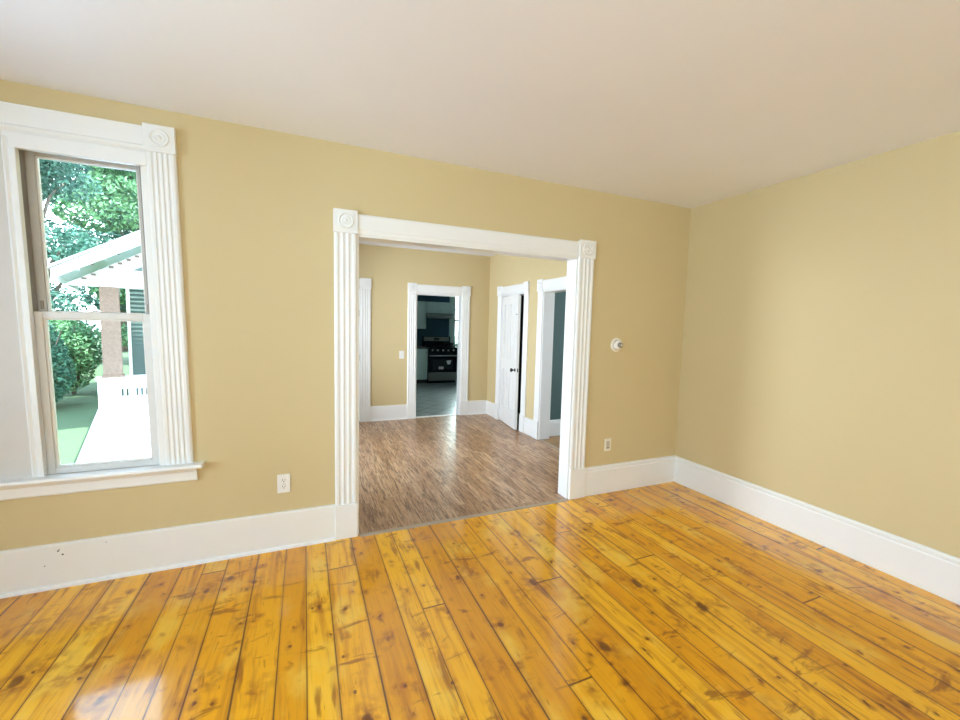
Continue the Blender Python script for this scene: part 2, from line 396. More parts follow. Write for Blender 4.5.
def wall_mesh(axis, p0, p1, a0, a1, z0, z1, holes):
    """solid wall with openings; axis 'y': faces p0/p1 in y, runs along x from a0 to a1; holes (a0,a1,z0,z1)"""
    A = sorted({a0, a1} | {h[0] for h in holes} | {h[1] for h in holes}); Z = sorted({z0, z1} | {h[2] for h in holes} | {h[3] for h in holes})
    mb = MB(); cache = {}
    def vid(a, p, z):
        k = (round(a, 5), round(p, 5), round(z, 5))
        if k not in cache: cache[k] = len(mb.v); mb.v.append((a, p, z) if axis == 'y' else (p, a, z))
        return cache[k]
    def solid(i, j):
        if not (0 <= i < len(A) - 1 and 0 <= j < len(Z) - 1): return False
        ca, cz = (A[i] + A[i + 1]) / 2, (Z[j] + Z[j + 1]) / 2
        return not any(h[0] < ca < h[1] and h[2] < cz < h[3] for h in holes)
    def q(l):
        l = [vid(*k) for k in l]; mb.face(l if axis == 'y' else l[::-1])
    for i in range(len(A) - 1):
        for j in range(len(Z) - 1):
            if not solid(i, j): continue
            x0, x1, y0, y1 = A[i], A[i + 1], Z[j], Z[j + 1]
            q([(x0, p0, y0), (x1, p0, y0), (x1, p0, y1), (x0, p0, y1)]); q([(x1, p1, y0), (x0, p1, y0), (x0, p1, y1), (x1, p1, y1)])
            if not solid(i - 1, j): q([(x0, p1, y0), (x0, p0, y0), (x0, p0, y1), (x0, p1, y1)])
            if not solid(i + 1, j): q([(x1, p0, y0), (x1, p1, y0), (x1, p1, y1), (x1, p0, y1)])
            if not solid(i, j - 1): q([(x0, p1, y0), (x1, p1, y0), (x1, p0, y0), (x0, p0, y0)])
            if not solid(i, j + 1): q([(x0, p0, y1), (x1, p0, y1), (x1, p1, y1), (x0, p1, y1)])
    return mb

# ------------------------------------------------------------------ room shell
H = 2.6; T = 0.125
XL, YF = -6.2, -5.4
OX0, OX1, OZ = -2.995, -1.245, 2.045           # cased opening
WX0, WX1, WZ0, WZ1 = -4.635, -4.113, 0.600, 2.335 # visible window
PX0, PX1 = -5.50, -4.98                         # its twin, left of the mullion
struct(MB().box(XL - 0.15, 0.15, YF - 0.15, -0.02, -0.06, 0).build('floor', 'pine'), 'varnished knotty pine board floor')
struct(MB().box(-4.15, -0.505, -0.02, 3.44, -0.06, 0).build('floor_dining', 'laminate'), 'brown laminate plank floor')
struct(MB().box(-0.505, 2.0, 0.13, 3.38, -0.06, -0.002).build('floor_hall', 'hall_wood'), 'honey wood hall floor')
struct(MB().box(-2.35, 1.5, 3.44, 8.0, -0.06, 0).build('floor_kitchen', 'tile'), 'grey diagonal tile floor')
struct(MB().box(XL - 0.15, 0.15, YF - 0.15, T, H, H + 0.1).build('ceiling', 'ceiling'), 'smooth white ceiling')
struct(MB().box(-4.15, 2.0, T, 3.5, H, H + 0.1).build('ceiling_dining', 'ceiling'))
struct(MB().box(-2.35, 1.5, 3.5, 8.0, 2.5, 2.6).build('ceiling_kitchen', 'ceiling'))

struct(wall_mesh('y', 0.0, T, XL - 0.15, 0.15, 0.0, H, [(OX0, OX1, 0.0, OZ), (WX0, WX1, WZ0, WZ1), (PX0, PX1, WZ0, WZ1)]).build('wall_back', 'tan'), 'tan painted wall with the window and wide cased opening')
struct(MB().box(0.0, 0.15, YF - 0.15, 0.0, 0.0, H).build('wall_right', 'tan'), 'plain tan painted wall')
LW = [(-3.65, -2.55, 0.6, 2.35), (-2.25, -1.25, 0.6, 2.35)]
struct(wall_mesh('x', XL - 0.15, XL, YF - 0.15, 0.0, 0.0, H, LW).build('wall_left', 'tan'))
FW = [(-5.1, -4.0, 0.6, 2.35), (-2.3, -1.2, 0.6, 2.35)]
struct(wall_mesh('y', YF - 0.15, YF, XL, 0.0, 0.0, H, FW).build('wall_front', 'tan'))
# dining room
DX, DY = -0.51, 3.38
C0, C1, CZ = 2.175, 2.89, 1.938      # closet opening
E0, E1, EZ = 0.92, 1.69, 1.928       # hall opening
K0, K1, KZ = -1.735, -0.99, 1.937    # kitchen opening
L0, L1, LZ = -3.30, -2.56, 1.965     # left door in the far wall
struct(wall_mesh('x', DX, DX + 0.16, T, 3.5, 0.0, H, [(C0, C1, 0, CZ), (E0, E1, 0, EZ)]).build('wall_dining_right', 'tan'))
struct(wall_mesh('y', DY, DY + 0.12, -4.15, DX, 0.0, H, [(K0, K1, 0, KZ), (L0, L1, 0, LZ)]).build('wall_dining_far', 'tan'))
struct(wall_mesh('x', -4.15, -4.0, T, DY, 0.0, H, [(1.15, 2.35, 0.55, 2.35)]).build('wall_dining_left', 'tan'))
struct(MB().box(-3.4, -2.36, 4.2, 4.3, 0, H).build('wall_side_room', 'tan'))
# hall, closet
struct(MB().box(-0.35, 1.75, 1.80, 1.92, 0, H).build('wall_hall_side', 'teal'), 'teal painted hall wall')
struct(MB().box(-0.35, 1.75, 0.13, 0.22, 0, H).build('wall_hall_near', 'teal'))
struct(MB().box(1.95, 2.0, 0.13, 1.92, 0, 0.55).build('wall_hall_end', 'teal'))
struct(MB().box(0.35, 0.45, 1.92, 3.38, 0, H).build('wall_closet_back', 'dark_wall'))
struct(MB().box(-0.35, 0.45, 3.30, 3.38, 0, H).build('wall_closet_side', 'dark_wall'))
# kitchen
KY, KX0, KX1 = 7.62, -2.2, 1.35
struct(wall_mesh('y', KY, KY + 0.12, KX0, KX1, 0.0, 2.5, [(0.405, 1.25, 0.93, 2.25)]).build('wall_kitchen_back', 'navy'), 'dark navy kitchen wall')
struct(wall_mesh('x', KX1, KX1 + 0.12, 3.5, KY + 0.12, 0, 2.5, [(4.3, 5.2, 0.95, 2.2)]).build('wall_kitchen_right', 'navy'))
struct(MB().box(KX0 - 0.12, KX0, 3.5, KY + 0.12, 0, 2.5).build('wall_kitchen_left', 'navy'))
struct(MB().box(DX, KX1, 3.42, 3.5, 0, 2.5).build('wall_kitchen_near', 'navy'))

# ------------------------------------------------------------------ trim pieces
def fluted(w, t=0.024, n=3, depth=0.006):
    """half-profile of a fluted casing: (across, out)"""
    p = [(0, 0), (w, 0), (w, t * 0.7), (w - 0.010, t)]
    m = 0.020; span = w - 2 * m; fw = span / n
    for k in range(n - 1, -1, -1):
        a, b = m + fw * k + 0.004, m + fw * (k + 1) - 0.004
        for s in range(9):
            ang = math.pi * s / 8; p.append(((a + b) / 2 + (b - a) / 2 * math.cos(ang), t - depth * math.sin(ang)))
    p += [(0.010, t), (0, t * 0.7)]
    return p
def ring_profile(r):
    return [(r, -0.001), (r, 0.005), (r * 0.90, 0.010), (r * 0.78, 0.004), (r * 0.70, 0.0), (r * 0.58, 0.006), (r * 0.46, 0.008), (r * 0.36, 0.002), (r * 0.30, 0.002), (r * 0.22, 0.010), (r * 0.0001, 0.013)]

class Frame:
    """trim built on a wall face: along (A), out of wall (N), up (Z)"""
    def __init__(self, origin, along, out): self.o, self.A, self.N = Vector(origin), Vector(along), Vector(out)
    def P(self, a, n, z): return self.o + self.A * a + self.N * n + Vector((0, 0, z))
    def box(self, mb, a0, a1, n0, n1, z0, z1):
        return mb.prism([(a0, n0), (a1, n0), (a1, n1), (a0, n1)], self.o + Vector((0, 0, z0)), self.A, self.N, (0, 0, z1 - z0))

def cased_opening(name, F, a0, a1, z, w, jamb, parent_label=None, block_top=0.145, header=0.130, near=(True, True), flutes=3, plinth=(0.245, 0.245), depth=None, mat='trim', w2=None):
    """casings, corner blocks, plinths, header and jamb lining round an opening a0..a1 (F.A direction), head at z"""
    root = empty(name, F.P((a0 + a1) / 2, 0, 0)); struct(root, parent_label)
    for k, (s, on) in enumerate(((a0 - w, near[0]), (a1, near[1]))):
        if not on: continue
        pl = plinth[k]
        if k == 1 and w2: w = w2
        cs = MB().prism(fluted(w, n=flutes), F.P(s, 0, pl), F.A, F.N, (0, 0, z - pl)).build('casing', mat, root)
        cb = F.box(MB(), s - 0.004, s + w + 0.004, 0, 0.034, z - 0.002, z + block_top).build('corner_block', mat, root, 0.003)
        MB().lathe(ring_profile(w * 0.34), F.P(s + w / 2, 0.034, z + block_top / 2), F.N).build('rosette', mat, cb)
        F.box(MB(), s - 0.003, s + w + 0.003, 0, 0.032, 0, pl).build('plinth_block', mat, root, 0.003)
    hd = MB().prism([(0, 0), (0, 0.016), (0.022, 0.020), (0.030, 0.024), (header - 0.012, 0.024), (header, 0.018), (header, 0)], F.P(a0, 0, z), (0, 0, 1), F.N, F.A * (a1 - a0)).build('header_board', mat, root, 0.002)
    if depth:
        d = depth; tt = 0.014
        F.box(MB(), a0 - 0.001, a0 + tt, -d - 0.005, 0.004, 0, z).build('jamb', mat, root, 0.002)
        F.box(MB(), a1 - tt, a1 + 0.001, -d - 0.005, 0.004, 0, z).build('jamb', mat, root, 0.002)
        F.box(MB(), a0 + tt, a1 - tt, -d - 0.005, 0.004, z - tt, z + 0.001).build('head_jamb', mat, root, 0.002)
    return root

FB = Frame((0, 0, 0), (1, 0, 0), (0, -1, 0))            # back wall, facing the room
t1 = cased_opening('trim_1', FB, OX0 - 0.004, OX1 + 0.0, OZ, 0.142, None, 'wide white cased opening with corner rosettes', 0.143, 0.127, depth=T, w2=0.152, plinth=(0.236, 0.262))
FD = Frame((0, DY, 0), (1, 0, 0), (0, -1, 0))           # dining far wall
cased_opening('trim_2', FD, K0, K1, KZ, 0.132, None, 'white casing of the kitchen doorway', 0.155, 0.14, depth=0.12)
cased_opening('trim_3', FD, L0, L1, LZ, 0.142, None, 'white casing of the door left of the light switch', 0.15, 0.14, depth=0.12)
FR = Frame((DX, 0, 0), (0, 1, 0), (-1, 0, 0))           # dining right wall, facing -x
cased_opening('trim_4', FR, C0, C1, CZ, 0.118, None, 'white casing of the closet door', 0.145, 0.13, depth=0.15)
cased_opening('trim_5', FR, E0, E1, EZ, 0.120, None, 'white casing of the hall doorway', 0.15, 0.135, depth=0.15)
struct(MB().prism([(0, 0), (0.045, 0), (0.038, 0.005), (0.007, 0.005)], (OX0 + 0.016, -0.045, 0.0), (0, 1, 0), (0, 0, 1), (OX1 - OX0 - 0.036, 0, 0)).build('trim_6', 'threshold'), 'flat grey threshold strip')
struct(MB().box(K0 + 0.02, K1 - 0.02, DY + 0.0, DY + 0.06, 0.0, 0.008).build('trim_7', 'white_plastic'), 'pale kitchen threshold strip')
struct(MB().box(DX - 0.012, DX + 0.03, E0 + 0.02, E1 - 0.02, 0.0, 0.007).build('trim_8', 'threshold'), 'hall threshold strip')

# ------------------------------------------------------------------ baseboards
def baseboard(name, F, a0, a1, h=0.245, style='cap', mat='trim', label=None):
    if style == 'cap':
        p = [(0, 0), (0.020, 0), (0.020, h - 0.042), (0.014, h - 0.036), (0.014, h - 0.030), (0.019, h - 0.024), (0.019, h - 0.010), (0.010, h), (0, h)]
    else:
        p = [(0, 0), (0.020, 0), (0.020, h - 0.006), (0.014, h), (0, h)]
    o = MB().prism(p, F.P(a0, 0, 0), F.N, (0, 0, 1), F.A * (a1 - a0)).build(name, mat, None, 0.0015)
    o['kind'] = 'structure'
    if label: o['label'] = label
    if style in ('shoe', 'cap_shoe'):
        q = [(0.0195, 0.0)] + [(0.0195 + 0.016 * math.cos(a), 0.020 * math.sin(a)) for a in (0, .4, .8, 1.2, 1.57)]
        MB().prism(q, F.P(a0, 0, 0), F.N, (0, 0, 1), F.A * (a1 - a0)).build('shoe_moulding', 'trim', o)
    return o
baseboard('baseboard_back_left', FB, XL, -3.14, 0.243, 'shoe', 'chipped', 'tall white baseboard under the window')
baseboard('baseboard_back_right', FB, -1.09, 0.0, 0.256, 'cap', 'trim', 'tall white baseboard right of the opening')
FRR = Frame((0, 0, 0), (0, 1, 0), (-1, 0, 0))
baseboard('baseboard_right', FRR, YF, -0.0, 0.252, 'cap', 'trim', 'tall white capped baseboard of the right wall')
baseboard('baseboard_dining_far_left', FD, -2.415, K0 - 0.135, 0.225, 'cap_shoe')
baseboard('baseboard_dining_far_right', FD, K1 + 0.135, DX, 0.225, 'cap_shoe')
baseboard('baseboard_dining_corner', FR, C1 + 0.12, DY, 0.225, 'cap')
baseboard('baseboard_dining_middle', FR, E1 + 0.123, C0 - 0.121, 0.225, 'cap')
FH = Frame((0, 1.80, 0), (1, 0, 0), (0, -1, 0))
baseboard('baseboard_hall', FH, -0.35, 1.75, 0.22, 'cap')

# ------------------------------------------------------------------ windows
def sash(root, name, x0, x1, y0, y1, z0, z1, stile, top, bot, mat, gy):
    mb = MB().box(x0, x0 + stile, y0, y1, z0, z1).box(x1 - stile, x1, y0, y1, z0, z1)
    mb.box(x0 + stile, x1 - stile, y0, y1, z1 - top, z1).box(x0 + stile, x1 - stile, y0, y1, z0, z0 + bot)
    s = mb.build(name, mat, root, 0.003)
    gx0, gx1, gz0, gz1 = x0 + stile, x1 - stile, z0 + bot, z1 - top
    b = 0.007
    bd = MB().box(gx0, gx0 + b, y0 + 0.012, y1 - 0.004, gz0, gz1).box(gx1 - b, gx1, y0 + 0.012, y1 - 0.004, gz0, gz1)
    bd.box(gx0 + b, gx1 - b, y0 + 0.012, y1 - 0.004, gz0, gz0 + b).box(gx0 + b, gx1 - b, y0 + 0.012, y1 - 0.004, gz1 - b, gz1)
    bd.build('glazing_bead', 'white_plastic', s)
    MB().box(gx0 + 0.002, gx1 - 0.002, gy, gy + 0.003, gz0 + 0.002, gz1 - 0.002).build('pane', 'glass', s)
    return s
def double_hung(name, X0, X1, label, left_trim=True):
    root = struct(empty(name, ((X0 + X1) / 2, 0.06, WZ0)), label)
    # box frame lining the wall
    fr = MB().box(X0, X0 + 0.012, 0.0, T + 0.02, WZ0, WZ1).box(X1 - 0.012, X1, 0.0, T + 0.02, WZ0, WZ1)
    fr.box(X0 + 0.012, X1 - 0.012, 0.0, T + 0.02, WZ1 - 0.012, WZ1).box(X0 + 0.012, X1 - 0.012, 0.0, T + 0.06, WZ0, WZ0 + 0.014)
    fr.build('window_frame', 'trim', root, 0.002)
    # inner stop strips on the room side
    st = MB().box(X0, X0 + 0.022, -0.022, 0.012, WZ0 + 0.018, WZ1 - 0.05).box(X1 - 0.004, X1 + 0.024, -0.018, 0.012, WZ0 + 0.018, WZ1 - 0.05)
    st.box(X0, X1 + 0.024, -0.022, 0.012, WZ1 - 0.05, WZ1 + 0.02)
    st.build('stop_moulding', 'trim', root, 0.003)
    MB().box(X0 + 0.012, X0 + 0.020, 0.014, 0.060, 1.49, WZ1 - 0.013).build('sash_channel', 'track', root)
    MB().box(X1 - 0.020, X1 - 0.012, 0.014, 0.060, 1.49, WZ1 - 0.013).build('sash_channel', 'track', root)
    sash(root, 'upper_sash', X0 + 0.013, X1 - 0.013, 0.072, 0.108, 1.450, WZ1 - 0.014, 0.036, 0.034, 0.036, 'sash', 0.092)
    lo = sash(root, 'lower_sash', X0 + 0.013, X1 - 0.013, 0.022, 0.062, 0.616, 1.488, 0.037, 0.036, 0.034, 'lower_sash', 0.044)
    for sx in (X0 + 0.028, X1 - 0.040):
        MB().box(sx, sx + 0.012, 0.064, 0.074, 1.50, 1.545).build('tilt_latch', 'grey_plastic', root)
    MB().lathe([(0.016, 0), (0.016, 0.008), (0.008, 0.014), (0.0001, 0.015)], ((X0 + X1) / 2, 0.045, 1.488), (0, 0, 1), 16).box((X0 + X1) / 2 - 0.025, (X0 + X1) / 2 + 0.025, 0.032, 0.058, 1.486, 1.494).build('sash_lock', 'white_plastic', lo)
    return root
w1 = double_hung('window_1', WX0, WX1, 'white double-hung window beside the tan wall')
w2 = double_hung('window_2', PX0, PX1, 'twin double-hung window left of the mullion board')
# surround shared by the pair
sr = struct(empty('trim_9', (-4.8, 0, 0.6)), 'white fluted surround of the paired window with corner rosettes')
cw = 0.135; cx = -3.957 - cw
for s in (cx, PX0 - 0.012 - cw):
    MB().prism(fluted(cw, n=4), (s, 0, 0.622), (1, 0, 0), (0, -1, 0), (0, 0, 2.366 - 0.622)).build('casing', 'trim', sr)
    cb = MB().box(s - 0.004, s + cw + 0.004, -0.036, 0, 2.364, 2.504).build('corner_block', 'trim', sr, 0.003)
    MB().lathe(ring_profile(0.046), (s + cw / 2, -0.036, 2.436), (0, -1, 0)).build('rosette', 'trim', cb)
xa, xb = PX0 - 0.012, cx
MB().prism([(0, 0), (0, 0.012), (0.012, 0.026), (0.024, 0.026), (0.034, 0.018), (0.122, 0.018), (0.130, 0.022), (0.130, 0)], (xa, 0, 2.362), (0, 0, 1), (0, -1, 0), (xb - xa, 0, 0)).build('header_board', 'trim', sr, 0.002)
MB().box(xa, xb, -0.010, 0, WZ1, 2.363).build('frieze_strip', 'trim', sr, 0.002)
MB().box(-4.935, -4.665, -0.012, 0, 0.622, 2.363).build('mullion_board', 'mullion', sr)
for a, b in ((-4.665, -4.62), (PX1, -4.935)):
    MB().prism([(a, 0), (b, 0), (b, 0.012), (b - 0.012, 0.022), ((a + b) / 2, 0.014), (a + 0.012, 0.022), (a, 0.012)], (0, 0, 0.622), (1, 0, 0), (0, -1, 0), (0, 0, 2.336 - 0.622)).build('mullion_moulding', 'trim', sr)
MB().prism([(0.125 * 0, 0.0), (-0.065, 0.0), (-0.078, 0.008), (-0.080, 0.016), (-0.074, 0.026), (0, 0.026)], (PX0 - 0.20, 0, 0.596), (0, 1, 0), (0, 0, 1), (-3.903 - (PX0 - 0.20), 0, 0)).build('window_stool', 'trim', sr, 0.002)
MB().prism([(0, 0), (-0.016, 0), (-0.022, 0.010), (-0.022, 0.058), (-0.036, 0.070), (-0.044, 0.083), (0, 0.083)], (PX0 - 0.16, 0, 0.513), (0, 1, 0), (0, 0, 1), (-3.940 - (PX0 - 0.16), 0, 0)).build('window_apron', 'trim', sr, 0.002)

# unseen windows put in as openings for the area lights
def unseen_window(name, F, a0, a1, z0, z1, d):
    root = struct(empty(name, F.P((a0 + a1) / 2, -d / 2, z0)))
    fb = MB(); q = 0.05
    for (b0, b1, c0, c1) in ((a0, a0 + q, z0, z1), (a1 - q, a1, z0, z1), (a0 + q, a1 - q, z1 - q, z1), (a0 + q, a1 - q, z0, z0 + q), (a0 + q, a1 - q, (z0 + z1) / 2 - 0.025, (z0 + z1) / 2 + 0.025)):
        F.box(fb, b0, b1, -d, -d + 0.06, c0, c1)
    fb.build('window_frame', 'trim', root)  # frame of the added unseen window
    F.box(MB(), a0 + q, a1 - q, -d + 0.025, -d + 0.029, z0 + q, z1 - q).build('pane', 'glass', root)
    ca = MB()
    for (b0, b1, c0, c1) in ((a0 - 0.13, a0, z0, z1 + 0.14), (a1, a1 + 0.13, z0, z1 + 0.14), (a0, a1, z1, z1 + 0.14), (a0 - 0.16, a1 + 0.16, z0 - 0.03, z0)):
        F.box(ca, b0, b1, 0, 0.025, c0, c1)
    ca.build('casing', 'trim', root)
FFr = Frame((0, YF, 0), (1, 0, 0), (0, 1, 0)); FLf = Frame((XL, 0, 0), (0, 1, 0), (1, 0, 0)); FDl = Frame((-4.0, 0, 0), (0, 1, 0), (1, 0, 0))
for k, h in enumerate(FW): unseen_window('window_%d' % (3 + k), FFr, *h, 0.14)
for k, h in enumerate(LW): unseen_window('window_%d' % (5 + k), FLf, *h, 0.14)
unseen_window('window_7', FDl, 1.15, 2.35, 0.55, 2.35, 0.14)
unseen_window('window_9', Frame((KX1, 0, 0), (0, 1, 0), (-1, 0, 0)), 4.3, 5.2, 0.95, 2.2, 0.11)  # unseen window added along with the kitchen side fill
# kitchen window
FK = Frame((0, KY, 0), (1, 0, 0), (0, -1, 0))
kw = struct(empty('window_8', (0.8, KY, 0.93)), 'bright kitchen window right of the range')
F_ = MB()
for (b0, b1, c0, c1) in ((0.245, 0.405, 0.90, 2.33), (1.25, 1.35, 0.90, 2.33), (0.405, 1.25, 2.25, 2.33), (0.245, 1.35, 0.88, 0.93)):
    FK.box(F_, b0, b1, 0, 0.03, c0, c1)
F_.build('casing', 'cabinet', kw, 0.003)
F_ = MB()
for (b0, b1, c0, c1) in ((0.405, 0.43, 0.93, 2.25), (1.22, 1.25, 0.93, 2.25), (0.43, 1.22, 2.22, 2.25), (0.43, 1.22, 0.93, 0.96), (0.43, 1.22, 1.57, 1.62), (0.43, 1.22, 1.87, 1.90)):
    FK.box(F_, b0, b1, -0.06, -0.02, c0, c1)
F_.build('window_frame', 'cabinet', kw)
FK.box(MB(), 0.43, 1.22, -0.045, -0.041, 0.96, 2.22).build('pane', 'glass', kw)

# ------------------------------------------------------------------ doors
def panel_door(mb, w, h, t, panels):
    """slab 0..w, y 0..t, with recessed moulded panels on both faces"""
    xs = sorted({0, w} | {p[0] for p in panels} | {p[1] for p in panels}); zs = sorted({0, h} | {p[2] for p in panels} | {p[3] for p in panels})
    r = 0.010
    def solid_cell(cx, cz): return not any(p[0] < cx < p[1] and p[2] < cz < p[3] for p in panels)
    for i in range(len(xs) - 1):
        for j in range(len(zs) - 1):
            if solid_cell((xs[i] + xs[i + 1]) / 2, (zs[j] + zs[j + 1]) / 2): mb.box(xs[i], xs[i + 1], 0, t, zs[j], zs[j + 1])
    return mb
def make_door(name, loc, rz, w, h, t, knob_side=1):
    root = empty(name, loc, rz)
    sw = 0.115; mid = w / 2; ms = 0.045; zl = 0.23; zr = 0.82; zr2 = 0.98; zt = h - 0.125
    P = [(sw, mid - ms, zl, zr), (mid + ms, w - sw, zl, zr), (sw, mid - ms, zr2, zt), (mid + ms, w - sw, zr2, zt)]
    slab = panel_door(MB(), w, h, t, P).build('door_slab', 'trim', root, 0.0, True)
    for p in P:
        m = MB().box(p[0], p[1], 0.013, t - 0.013, p[2], p[3])
        for y0, y1 in ((0.004, 0.013), (t - 0.013, t - 0.004)):
            m.box(p[0] + 0.028, p[1] - 0.028, y0, y1, p[2] + 0.028, p[3] - 0.028)
        m.build('door_panel', 'trim', slab, 0.003, True)
    return root, slab
# closet door: hinged at its far side, standing a crack open into the dining room
cd, slab = make_door('door_1', (DX - 0.004, C1 - 0.024, 0.012), 0, C1 - C0 - 0.048, CZ - 0.036, 0.035)
# local x runs from the hinge towards the camera side (world -y); local y faces the dining room (world -x)
cd.rotation_euler = (0, 0, R(-90 - 7.0))
struct(cd, 'white four-panel closet door standing slightly ajar')
W_ = C1 - C0 - 0.048
kn = MB().lathe([(0.026, 0), (0.026, 0.004), (0.010, 0.008), (0.009, 0.030), (0.020, 0.038), (0.028, 0.050), (0.026, 0.064), (0.012, 0.072), (0.0001, 0.073)], (W_ - 0.058, 0.0, 0.845), (0, -1, 0), 20).build('door_knob', 'black_iron', cd, 0, True)
MB().box(W_ - 0.0, W_ + 0.002, 0.010, 0.025, 0.82, 0.87).build('latch_plate', 'black_iron', cd, 0, True)
MB().tube([(W_ - 0.07, -0.004, 1.624), (W_ - 0.035, -0.010, 1.632), (W_ - 0.022, -0.006, 1.622)], 0.004, 6).build('hook', 'black_iron', cd, 0, True)
for hz in (0.25, 1.62):
    MB().tube([(0.0, -0.006, hz), (0.0, -0.006, hz + 0.085)], 0.006, 8).build('hinge', 'trim', cd, 0, True)
# door at the left of the far wall (only its edge shows)
d2, slab2 = make_door('door_2', (L0 + 0.022, DY + 0.03, 0.012), 0, L1 - L0 - 0.046, LZ - 0.036, 0.035)
struct(d2, 'white door at the left end of the far wall')
MB().lathe([(0.026, 0), (0.010, 0.008), (0.009, 0.028), (0.027, 0.045), (0.0001, 0.065)], (L1 - L0 - 0.10, 0, 0.86), (0, -1, 0), 16).build('door_knob', 'black_iron', d2, 0, True)
for hz in (0.9, 1.55):
    MB().tube([(L1 - L0 - 0.046, -0.006, hz), (L1 - L0 - 0.046, -0.006, hz + 0.09)], 0.006, 8).build('hinge', 'black_iron', d2, 0, True)

# ------------------------------------------------------------------ wall fittings
def outlet(loc, label, kind):
    x, z = loc
    root = tag(empty('electrical_outlet', (x, 0, z)), label, 'outlet')
    w, h = (0.076, 0.122) if kind == 'duplex' else (0.070, 0.114)
    MB().box(x - w / 2, x + w / 2, -0.007, 0, z - h / 2, z + h / 2).build('cover_plate', 'white_plastic' if kind == 'duplex' else 'ivory', root, 0.003)
    if kind == 'duplex':
        for dz in (0.021, -0.021):
            rc = MB().prism([(0.0165 * math.cos(a) if abs(math.cos(a)) < 0.8 else 0.0135 * (1 if math.cos(a) > 0 else -1), 0.0165 * math.sin(a)) for a in [2 * math.pi * k / 24 for k in range(24)]], (x, -0.006, z + dz), (1, 0, 0), (0, 0, 1), (0, -0.0035, 0)).build('receptacle', 'white_plastic', root)
            sl = MB().box(x - 0.0085, x - 0.0055, -0.0102, -0.0094, z + dz - 0.001, z + dz + 0.009).box(x + 0.0055, x + 0.0085, -0.0102, -0.0094, z + dz, z + dz + 0.008)
            sl.lathe([(0.0032, 0), (0.0032, 0.0008)], (x, -0.0094, z + dz - 0.0075), (0, -1, 0), 10).build('slots', 'slot', rc)
        MB().lathe([(0.003, 0), (0.003, 0.0012), (0.0001, 0.0015)], (x, -0.007, z), (0, -1, 0), 10).build('screw', 'steel', root)
    else:
        ins = MB().box(x - 0.017, x + 0.017, -0.0095, -0.006, z - 0.034, z + 0.034).build('rocker_insert', 'insert_plastic', root, 0.001)
        ins['label'] = 'greyish rectangular insert'
        MB().box(x - 0.012, x + 0.012, -0.0105, -0.0094, z - 0.030, z - 0.024).build('socket_slot', 'slot', ins)
    return root
outlet((-3.452, 0.428), 'white duplex outlet low on the tan wall left of the wide opening', 'duplex')
outlet((-0.840, 0.438), 'small ivory outlet with grey insert right of the wide opening', 'insert')
th = tag(empty('thermostat', (-0.800, 0, 1.33)), 'round white thermostat on the tan wall right of the wide opening', 'thermostat')
MB().lathe([(0.062, 0), (0.062, 0.006), (0.056, 0.010), (0.054, 0.010)], (-0.800, 0, 1.33), (0, -1, 0), 36).build('backplate', 'ivory', th)
MB().lathe([(0.044, 0.008), (0.043, 0.030), (0.038, 0.040), (0.030, 0.044), (0.0001, 0.044)], (-0.800, 0, 1.33), (0, -1, 0), 36).build('housing', 'white_plastic', th)
dl = MB().lathe([(0.024, 0.042), (0.023, 0.062), (0.018, 0.068), (0.012, 0.066), (0.0001, 0.066)], (-0.800, 0, 1.33), (0, -1, 0), 28).build('dial', 'grey_plastic', th)
dl['label'] = 'grey brown dial'
MB().lathe([(0.009, 0.065), (0.008, 0.070), (0.0001, 0.071)], (-0.800, 0, 1.33), (0, -1, 0), 18).build('dial_cap', 'ivory', dl)
sw = tag(empty('light_switch', (-1.953, DY, 0.997)), 'white light switch on the far wall left of the kitchen doorway', 'light switch')
MB().box(-1.991, -1.915, DY - 0.007, DY, 0.938, 1.058).build('cover_plate', 'white_plastic', sw, 0.003)
MB().box(-1.958, -1.948, DY - 0.018, DY - 0.006, 0.992, 1.010).build('toggle', 'white_plastic', sw, 0.002)

# ------------------------------------------------------------------ kitchen
def cab_door(mb, F, a0, a1, n, z0, z1):
    F.box(mb, a0, a1, n, n + 0.012, z0, z1)
    q = 0.05
    for (b0, b1, c0, c1) in ((a0, a0 + q, z0, z1), (a1 - q, a1, z0, z1), (a0 + q, a1 - q, z0, z0 + q), (a0 + q, a1 - q, z1 - q, z1)):
        F.box(mb, b0, b1, n + 0.012, n + 0.020, c0, c1)
    return mb
def upper_cabinet(a0, a1, z0, z1, doors, label):
    root = tag(empty('wall_cabinet', ((a0 + a1) / 2, KY, z0)), label, 'cabinet', None)
    FK.box(MB(), a0, a1, 0, 0.30, z0, z1).build('body', 'cabinet', root, 0.002)
    for (b0, b1) in doors:
        d = cab_door(MB(), FK, b0, b1, 0.30, z0 + 0.012, z1 - 0.012).build('door', 'cabinet', root, 0.002)
        MB().lathe([(0.006, 0), (0.006, 0.012), (0.013, 0.020), (0.0001, 0.026)], FK.P((b1 - 0.03) if b0 < a0 + 0.05 else (b0 + 0.03), 0.32, z0 + 0.05), FK.N, 12).build('knob', 'steel_dark', d)
    return root
upper_cabinet(-1.06, -0.470, 1.355, 2.045, [(-1.05, -0.770), (-0.760, -0.480)], 'tall grey-green wall cabinet left of the range hood')
upper_cabinet(-0.466, 0.215, 1.765, 2.045, [(-0.456, -0.13), (-0.12, 0.205)], 'short grey-green wall cabinet above the range hood')
hd = tag(empty('range_hood', (-0.125, KY, 1.62)), 'dark steel range hood under the short wall cabinet', 'range hood')
MB().prism([(0, 0), (0.46, 0), (0.50, 0.012), (0.50, 0.035), (0.33, 0.125), (0, 0.125)], (-0.490, KY, 1.635), (0, -1, 0), (0, 0, 1), (0.735, 0, 0)).build('canopy', 'steel_dark', hd, 0.003)
MB().box(-0.43, 0.18, KY - 0.44, KY - 0.05, 1.625, 1.636).build('filter', 'black_iron', hd)
